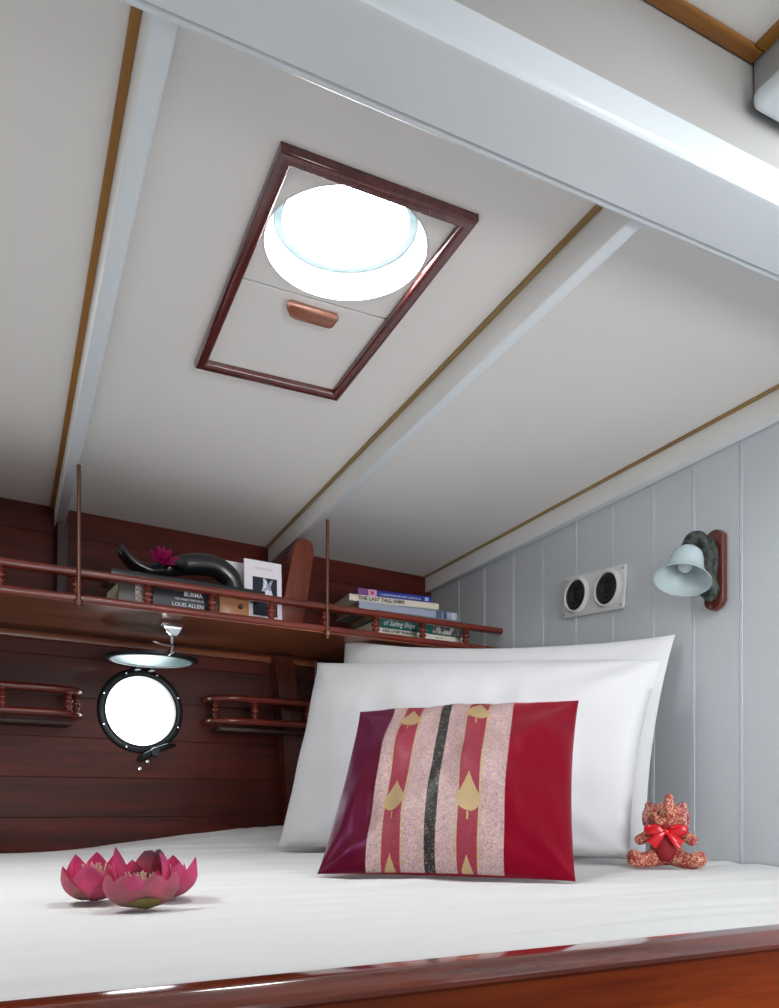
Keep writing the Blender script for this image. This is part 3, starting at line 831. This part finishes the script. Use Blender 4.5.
# carved slab and hand
t = thing('carved_hand', 'black carved wooden hand sculpture reclining on top of the books', 'sculpture', HULL, (-.97, -.34, .648))
bm = bmesh.new()
zb = .6462
prism(bm, [(-1.165, -.40, zb), (-.782, -.40, zb), (-.782, -.29, zb), (-1.165, -.29, zb)], (0, 0, .024), bev=.004)
part('base', bm, M['black'], t, True)
dz = .004
arm = [(-.838, .668), (-.852, .702), (-.890, .726), (-.937, .726), (-.984, .715), (-1.027, .697), (-1.060, .685)]
bm = bmesh.new()
yh = -.335
def smooth_path(P, n=6):
    P = [Vector(p) for p in P]; Q = []
    for i in range(len(P) - 1):
        p0, p1, p2, p3 = P[max(i-1, 0)], P[i], P[i+1], P[min(i+2, len(P)-1)]
        for k in range(n):
            u = k / n
            Q.append(.5 * ((2*p1) + (p2-p0)*u + (2*p0-5*p1+4*p2-p3)*u*u + (3*p1-p0-3*p2+p3)*u**3))
    Q.append(P[-1]); return Q
ap = smooth_path([(s, yh, z + dz) for s, z in arm])
ar = [.0275 if k < 20 else lerp(.0275, .017, (k - 20) / (len(ap) - 21)) for k in range(len(ap))]
tube(bm, ap, ar, 18, ry=1.1)
ball(bm, ap[-1], (.026, .034, .016))
for k, (dy, L) in enumerate(((-.022, .92), (-.008, 1.05), (.007, 1.0), (.020, .85))):
    fp = [(-1.03, yh + dy * .8, .698), (-1.06, yh + dy, .692), (-1.085 - .01 * L, yh + dy * 1.05, .700), (-1.108 - .012 * L, yh + dy * 1.08, .716 + .004 * L), (-1.120 - .012 * L, yh + dy * 1.1, .737 + .006 * (L - .9) * 5)]
    fp = smooth_path(fp, 5); n = len(fp) - 1
    tube(bm, fp, [lerp(.0120, .0035, (i / n) ** 1.5) for i in range(n + 1)], 10)
    ball(bm, fp[-1], .0036, sub=2)
th = smooth_path([(-.985, yh - .02, .713), (-1.015, yh - .040, .712), (-1.04, yh - .047, .704), (-1.066, yh - .045, .697)], 5)
tube(bm, th, [lerp(.013, .006, i / (len(th) - 1)) for i in range(len(th))], 12)
part('hand', remeshed(bm, .0032, 5), M['black'], t, True, angle=180)
# magenta blossom lying in the hand
C = (-1.045, -.392, .704)
t = thing('flower_head', 'magenta blossom lying in the palm of the black carved hand', 'flower', HULL, C)
PK = plain('magenta_petal', '#b41468', .5)
for ring, (n, L, w, l0) in enumerate(((7, .040, .022, 12), (6, .032, .018, 45), (4, .022, .014, 70))):
    for k in range(n):
        an = 2 * PI * (k + .5 * ring) / n
        pb = petal(C, an, .002, L, w, R_(l0), R_(l0 + 30), .3, z0=.002 + .002 * ring)
        bmesh.ops.rotate(pb, verts=pb.verts[:], cent=C, matrix=Matrix.Rotation(R_(52), 3, 'X'))
        part('petal', pb, PK, t, True, angle=80)
part('centre', nlathe([(0, -.002), (.006, .0), (.006, .008), (0, .012)], 12, C, (0, -.79, .62)), plain('blossom_centre', '#8a1050', .6), t, True)
# cards
def card(label, x0, x1, y, z0, h, lean, group):
    t = bpy.data.objects.new('greeting_card', None); COL.objects.link(t); t.empty_display_size = .02
    t.matrix_world = HULL @ Matrix.Translation((x0, y, z0)) @ Matrix.Rotation(math.radians(-lean), 4, 'X')
    BASE[t.name] = (0, 0, 0); tag(t, label, 'card', group)
    part('card_sheet', nbox((0, 0, 0), (x1 - x0, .0022, h), .0004), M['white'], t)
    return t
t = card('white greeting card with a dark picture of white flowing cloth', -.818, -.712, -.352, ztop(-.75, .35) + .001, .180, 2, 'greeting cards on the shelf')
bm = bmesh.new(); box(bm, (.023, -.0010, .034), (.092, -.0002, .136))
pic = part('picture', bm, plain('night_blue_print', '#161c30', .35), t, label='dark blue picture of pale drapery')
bm = bmesh.new()
def poly(bm, pts, y): bm.faces.new([bm.verts.new((x, y, z)) for x, z in pts])
poly(bm, [(.052, .134), (.060, .134), (.066, .118), (.074, .130), (.080, .132), (.073, .112), (.079, .092), (.078, .060), (.070, .052), (.060, .075), (.052, .080), (.046, .098), (.052, .112)], -.0014)
part('drapery', bm, brocade('pale_drapery', '#8a98b8', '#e2e0e8', 60, .5), pic)
bm = bmesh.new()
for z in (.158, .161): box(bm, (.03, -.0004, z - .0006), (.082, -.0001, z))
part('print_line', bm, plain('grey_print', '#9a94a8', .6), t)
card('plain white greeting card half hidden behind the carved hand', -.862, -.792, -.285, ztop(-.8, .285) + .001, .185, 2, 'greeting cards on the shelf')

# right-hand stack, bottom to top.  every spine faces the cabin and the stack twists slightly
RZ = R_(-9)
def zs(s): return ztop(s, .37)
z = zs(-.2) + .0005
t = book('white book with black capitals at the bottom of the right stack', (-.432, -.372, z), .318, .16, .040, R_(-2), BK('white_cover', '#d9d4c8'), PG, group=GR)
title('KING OF MY PENNANTS', t, .0125, .020, .0275, TK, sx=.84, bold=.0002)
title('sailing notes', t, .006, .200, .029, TK)
z += .0403
t = book('teal green book with white italic lettering, second from the bottom', (-.425, -.374, z), .318, .16, .026, R_(-2), BK('teal_cover', '#0f5a54', .35), PG, group=GR)
title('of Sailing Ships', t, .0215, .014, .0075, TW, shear=.35, sx=.84)
bm = nbox((.182, -.0055, .002), (.312, -.0046, .024)); part('picture', bm, brocade('teal_spine_picture', '#3a4a46', '#b4b0aa', 34, .5), t, label='grey picture panel')
z += .0263
t = book('grey book just behind the upper shelf rail in the right stack', (-.43, -.368, z), .300, .16, .024, R_(-3), BK('grey_blue_cover', '#6c7076'), PGD, group=GR)
z += .0243
t = book('thick pale blue book, third from the top of the right stack', (-.468, -.338, z), .330, .16, .027, R_(-5), BK('pale_blue_cover', '#9aa2b6', .3), PGD, group=GR)
for x, wd, cc in ((.255, .02, '#4a5a78'), (.280, .012, '#3a4c6a'), (.308, .014, '#b8bcc6')):
    part('spine_band', nbox((x, -.0054, .002), (x + wd, -.0044, .025)), BK('band' + cc, cc), t)
z += .0273
t = book('cream book with black capitals, second from the top of the right stack', (-.492, -.326, z), .285, .16, .0185, RZ, BK('cream_cover', '#cfc8ba'), PG, group=GR)
title('THE LAST TALL SHIPS', t, .0150, .026, .0040, TK, sx=1.02, bold=.0003)
z += .0188
t = book('blue book with a pink square, topmost of the right stack', (-.462, -.320, z), .238, .15, .021, RZ, BK('royal_blue_cover', '#1c3088', .35), PGD, group=GR)
part('spine_band', nbox((.0, -.0052, .0005), (.030, -.0043, .0205)), BK('mauve_band', '#6a3a78'), t, label='mauve end of the spine')
part('emblem', nbox((.032, -.0054, .001), (.058, -.0044, .020)), BK('pink_square', '#c890b4'), t, label='pink square')
part('emblem_mark', nbox((.040, -.0058, .006), (.050, -.0050, .015), .0004), BK('rose_mark', '#a82a5a'), t)
title('OCEAN PASSAGES AND LANDFALLS', t, .0085, .070, .0065, TBL, sx=.95)
part('badge', nbox((.214, -.0056, .005), (.226, -.0046, .016), .0004), BK('badge_pale', '#a0a8d0'), t)

# ================================================================== BULKHEAD FITTINGS
# twin speaker plate
cy, cz = 2.442 - .862, .6635
t = thing('speaker_plate', 'white plate with two round black speakers on the boarded bulkhead', 'speaker', BOAT, (AW, cy, cz))
tl = Matrix.Rotation(R_(5.5), 3, 'X')
def sp3(x, y, z): return Vector((x, cy, cz)) + tl @ Vector((0, y, z))
bm = bmesh.new()
W2, H2 = .117, .054; rr = .01; pts = []
for cx_, cz_, a0 in ((W2 - rr, H2 - rr, 0), (-W2 + rr, H2 - rr, 90), (-W2 + rr, -H2 + rr, 180), (W2 - rr, -H2 + rr, 270)):
    for k in range(5):
        an = R_(a0 + 22.5 * k); pts.append(sp3(AW - .0008, cx_ + rr * cos(an), cz_ + rr * sin(an)))
prism(bm, pts, (-.010, 0, 0), bev=.0025)
part('plate', bm, M['plastic'], t, True, angle=35)
for sg in (1, -1):
    c = sp3(AW - .0105, sg * .059, .001)
    r = part('rim', nlathe([(.0385, .002), (.039, .007), (.0415, .009), (.046, .006), (.0485, 0), (.0385, -.001)], 40, c, (-1, 0, 0), close=True), M['plastic'], t, True)
    part('speaker_cone', nlathe([(0, .006), (.008, .006), (.0085, .0035), (.014, .002), (.0195, .0055), (.0205, .0062), (.0225, .004), (.030, .0062), (.032, .0072), (.0392, .0045), (.0392, -.002)], 40, c, (-1, 0, 0)), M['grille'], t, True, label='round black speaker')
for y in (-.108, .108):
    for z_ in (-.044, .044):
        c = sp3(AW - .0108, y, z_)
        part('screw', nlathe([(0, .0015), (.0025, .0012), (.0035, 0), (.0035, -.001)], 12, c, (-1, 0, 0)), plain('dull_screw', '#a8a8a4', .4, metal=.6), t, True)
# wall lamp
LB = 2.442 - 1.251
t = thing('wall_lamp', 'brass wall lamp with a frosted bell shade on a wooden plaque', 'lamp', BOAT, (AW, LB, .61))
t['label'] = 'dark bronze wall lamp with a frosted glass bell shade on a wooden plaque'
bm = bmesh.new()
pts = [(LB - .025, .548), (LB - .025, .688), (LB - .018, .696), (LB - .008, .701), (LB, .7025), (LB + .008, .701), (LB + .018, .696), (LB + .025, .688), (LB + .025, .548), (LB + .02, .540), (LB + .012, .534), (LB, .530), (LB - .012, .534), (LB - .02, .540)]
prism(bm, [(AW - .0008, y, z) for y, z in pts], (-.017, 0, 0), bev=.005)
part('plaque', bm, wood('plaque_wood', '#3c1410', '#66281e', .25, 'Z', coat=.6), t, True, label='red-brown wooden plaque', angle=30)
bm = bmesh.new()
ball(bm, (AW - .024, LB, .572), (.012, .021, .024)); ball(bm, (AW - .026, LB, .635), (.014, .020, .048))
ball(bm, (AW - .032, LB, .605), (.017, .021, .045))
ap = smooth_path([(AW - .024, LB, .565), (AW - .036, LB, .60), (AW - .040, LB, .640), (AW - .046, LB, .664), (AW - .060, LB, .678), (AW - .078, LB, .674), (AW - .088, LB, .660)], 5)
tube(bm, ap, [lerp(.018, .012, i / (len(ap) - 1)) for i in range(len(ap))], 14, ry=1.25)
ball(bm, (AW - .090, LB, .655), (.016, .016, .010))
part('bracket', remeshed(bm, .0028, 4), M['verdigris'], t, True, angle=180, label='verdigris bronze bracket')
top = Vector((AW - .090, LB - .003, .650)); ax = Vector((-.38, -.12, -1)).normalized()
outer = [(.010, .0), (.020, .003), (.029, .012), (.0335, .026), (.036, .042), (.041, .055), (.049, .067), (.057, .075)]
inner = [(r - .003, h + .001) for r, h in outer[::-1]]
part('lamp_shade', nlathe(outer + [(.0575, .0765)] + inner, 40, top, ax), M['opal'], t, True, label='frosted pale glass bell shade', angle=60)
part('bulb', nlathe([(0, .055), (.008, .053), (.013, .047), (.0145, .039), (.012, .030), (.008, .022), (.008, .012), (0, .012)], 20, top, ax), plain('frosted_bulb', '#d4e0e2', .3), t, True)

# ================================================================== CAMERA
cam = bpy.data.cameras.new('camera'); co = bpy.data.objects.new('camera', cam); COL.objects.link(co)
co.location = (0, 0, .124); co.rotation_euler = (PI / 2, 0, 0)
cam.sensor_fit = 'VERTICAL'; cam.sensor_height = 36; cam.sensor_width = 36
cam.lens = 785 / 1008 * 36
cam.shift_y = (803 - 504) / 1008
cam.clip_start = .01
bpy.context.scene.camera = co

# ================================================================== LIGHT
w = bpy.data.worlds.new('world'); bpy.context.scene.world = w; w.use_nodes = True
w.node_tree.nodes['Background'].inputs[0].default_value = (.93, .96, 1, 1)
w.node_tree.nodes['Background'].inputs[1].default_value = .25
def area(name, loc, look, sx, sy, e, col=(1, 1, 1)):
    l = bpy.data.lights.new(name, 'AREA'); l.shape = 'RECTANGLE'; l.size = sx; l.size_y = sy; l.energy = e; l.color = col
    o = bpy.data.objects.new(name, l); COL.objects.link(o)
    o.location = loc; d = Vector(look) - Vector(loc); o.rotation_euler = d.to_track_quat('-Z', 'Y').to_euler()
    return o
l = area('companionway_daylight', (.95, -.70, .62), (.74, 1.5, .22), .9, .7, 2.1, (.93, .97, 1)); l.data.spread = R_(62)
l = area('low_fill', (1.25, -.72, .08), (-.05, 2.3, .84), .9, .4, 2.4, (1, .98, .95)); l.data.spread = R_(46)  # added low fill that lifts the upper planking and deckhead
p = BOAT @ Vector((1.03, .12, 1.0)); area('coachroof_skylight', p, BOAT @ Vector((.75, 1.3, 0)), .30, .5, 6, (.95, .98, 1))
area('far_end_fill', BOAT @ Vector((-1.5, 1.2, .22)), BOAT @ Vector((1.2, 1.5, .75)), 1.1, .45, 2.0, (1, .99, .98))  # unseen fill added at the berth's end to lift bulkhead and ceiling
# unseen fill added on the left, brightening the bed so it bounces upward
p = BOAT @ Vector((-.32, 1.25, ZC - .02)); area('bed_bounce_fill', p, p - Vector((0, 0, 1)), .3, .3, 5.5, (.98, .99, 1))
sc = bpy.context.scene
sc.view_settings.view_transform = 'Standard'; sc.view_settings.look = 'None'; sc.view_settings.gamma = 1
sc.view_settings.use_curve_mapping = False
sc.view_settings.exposure = 0.12
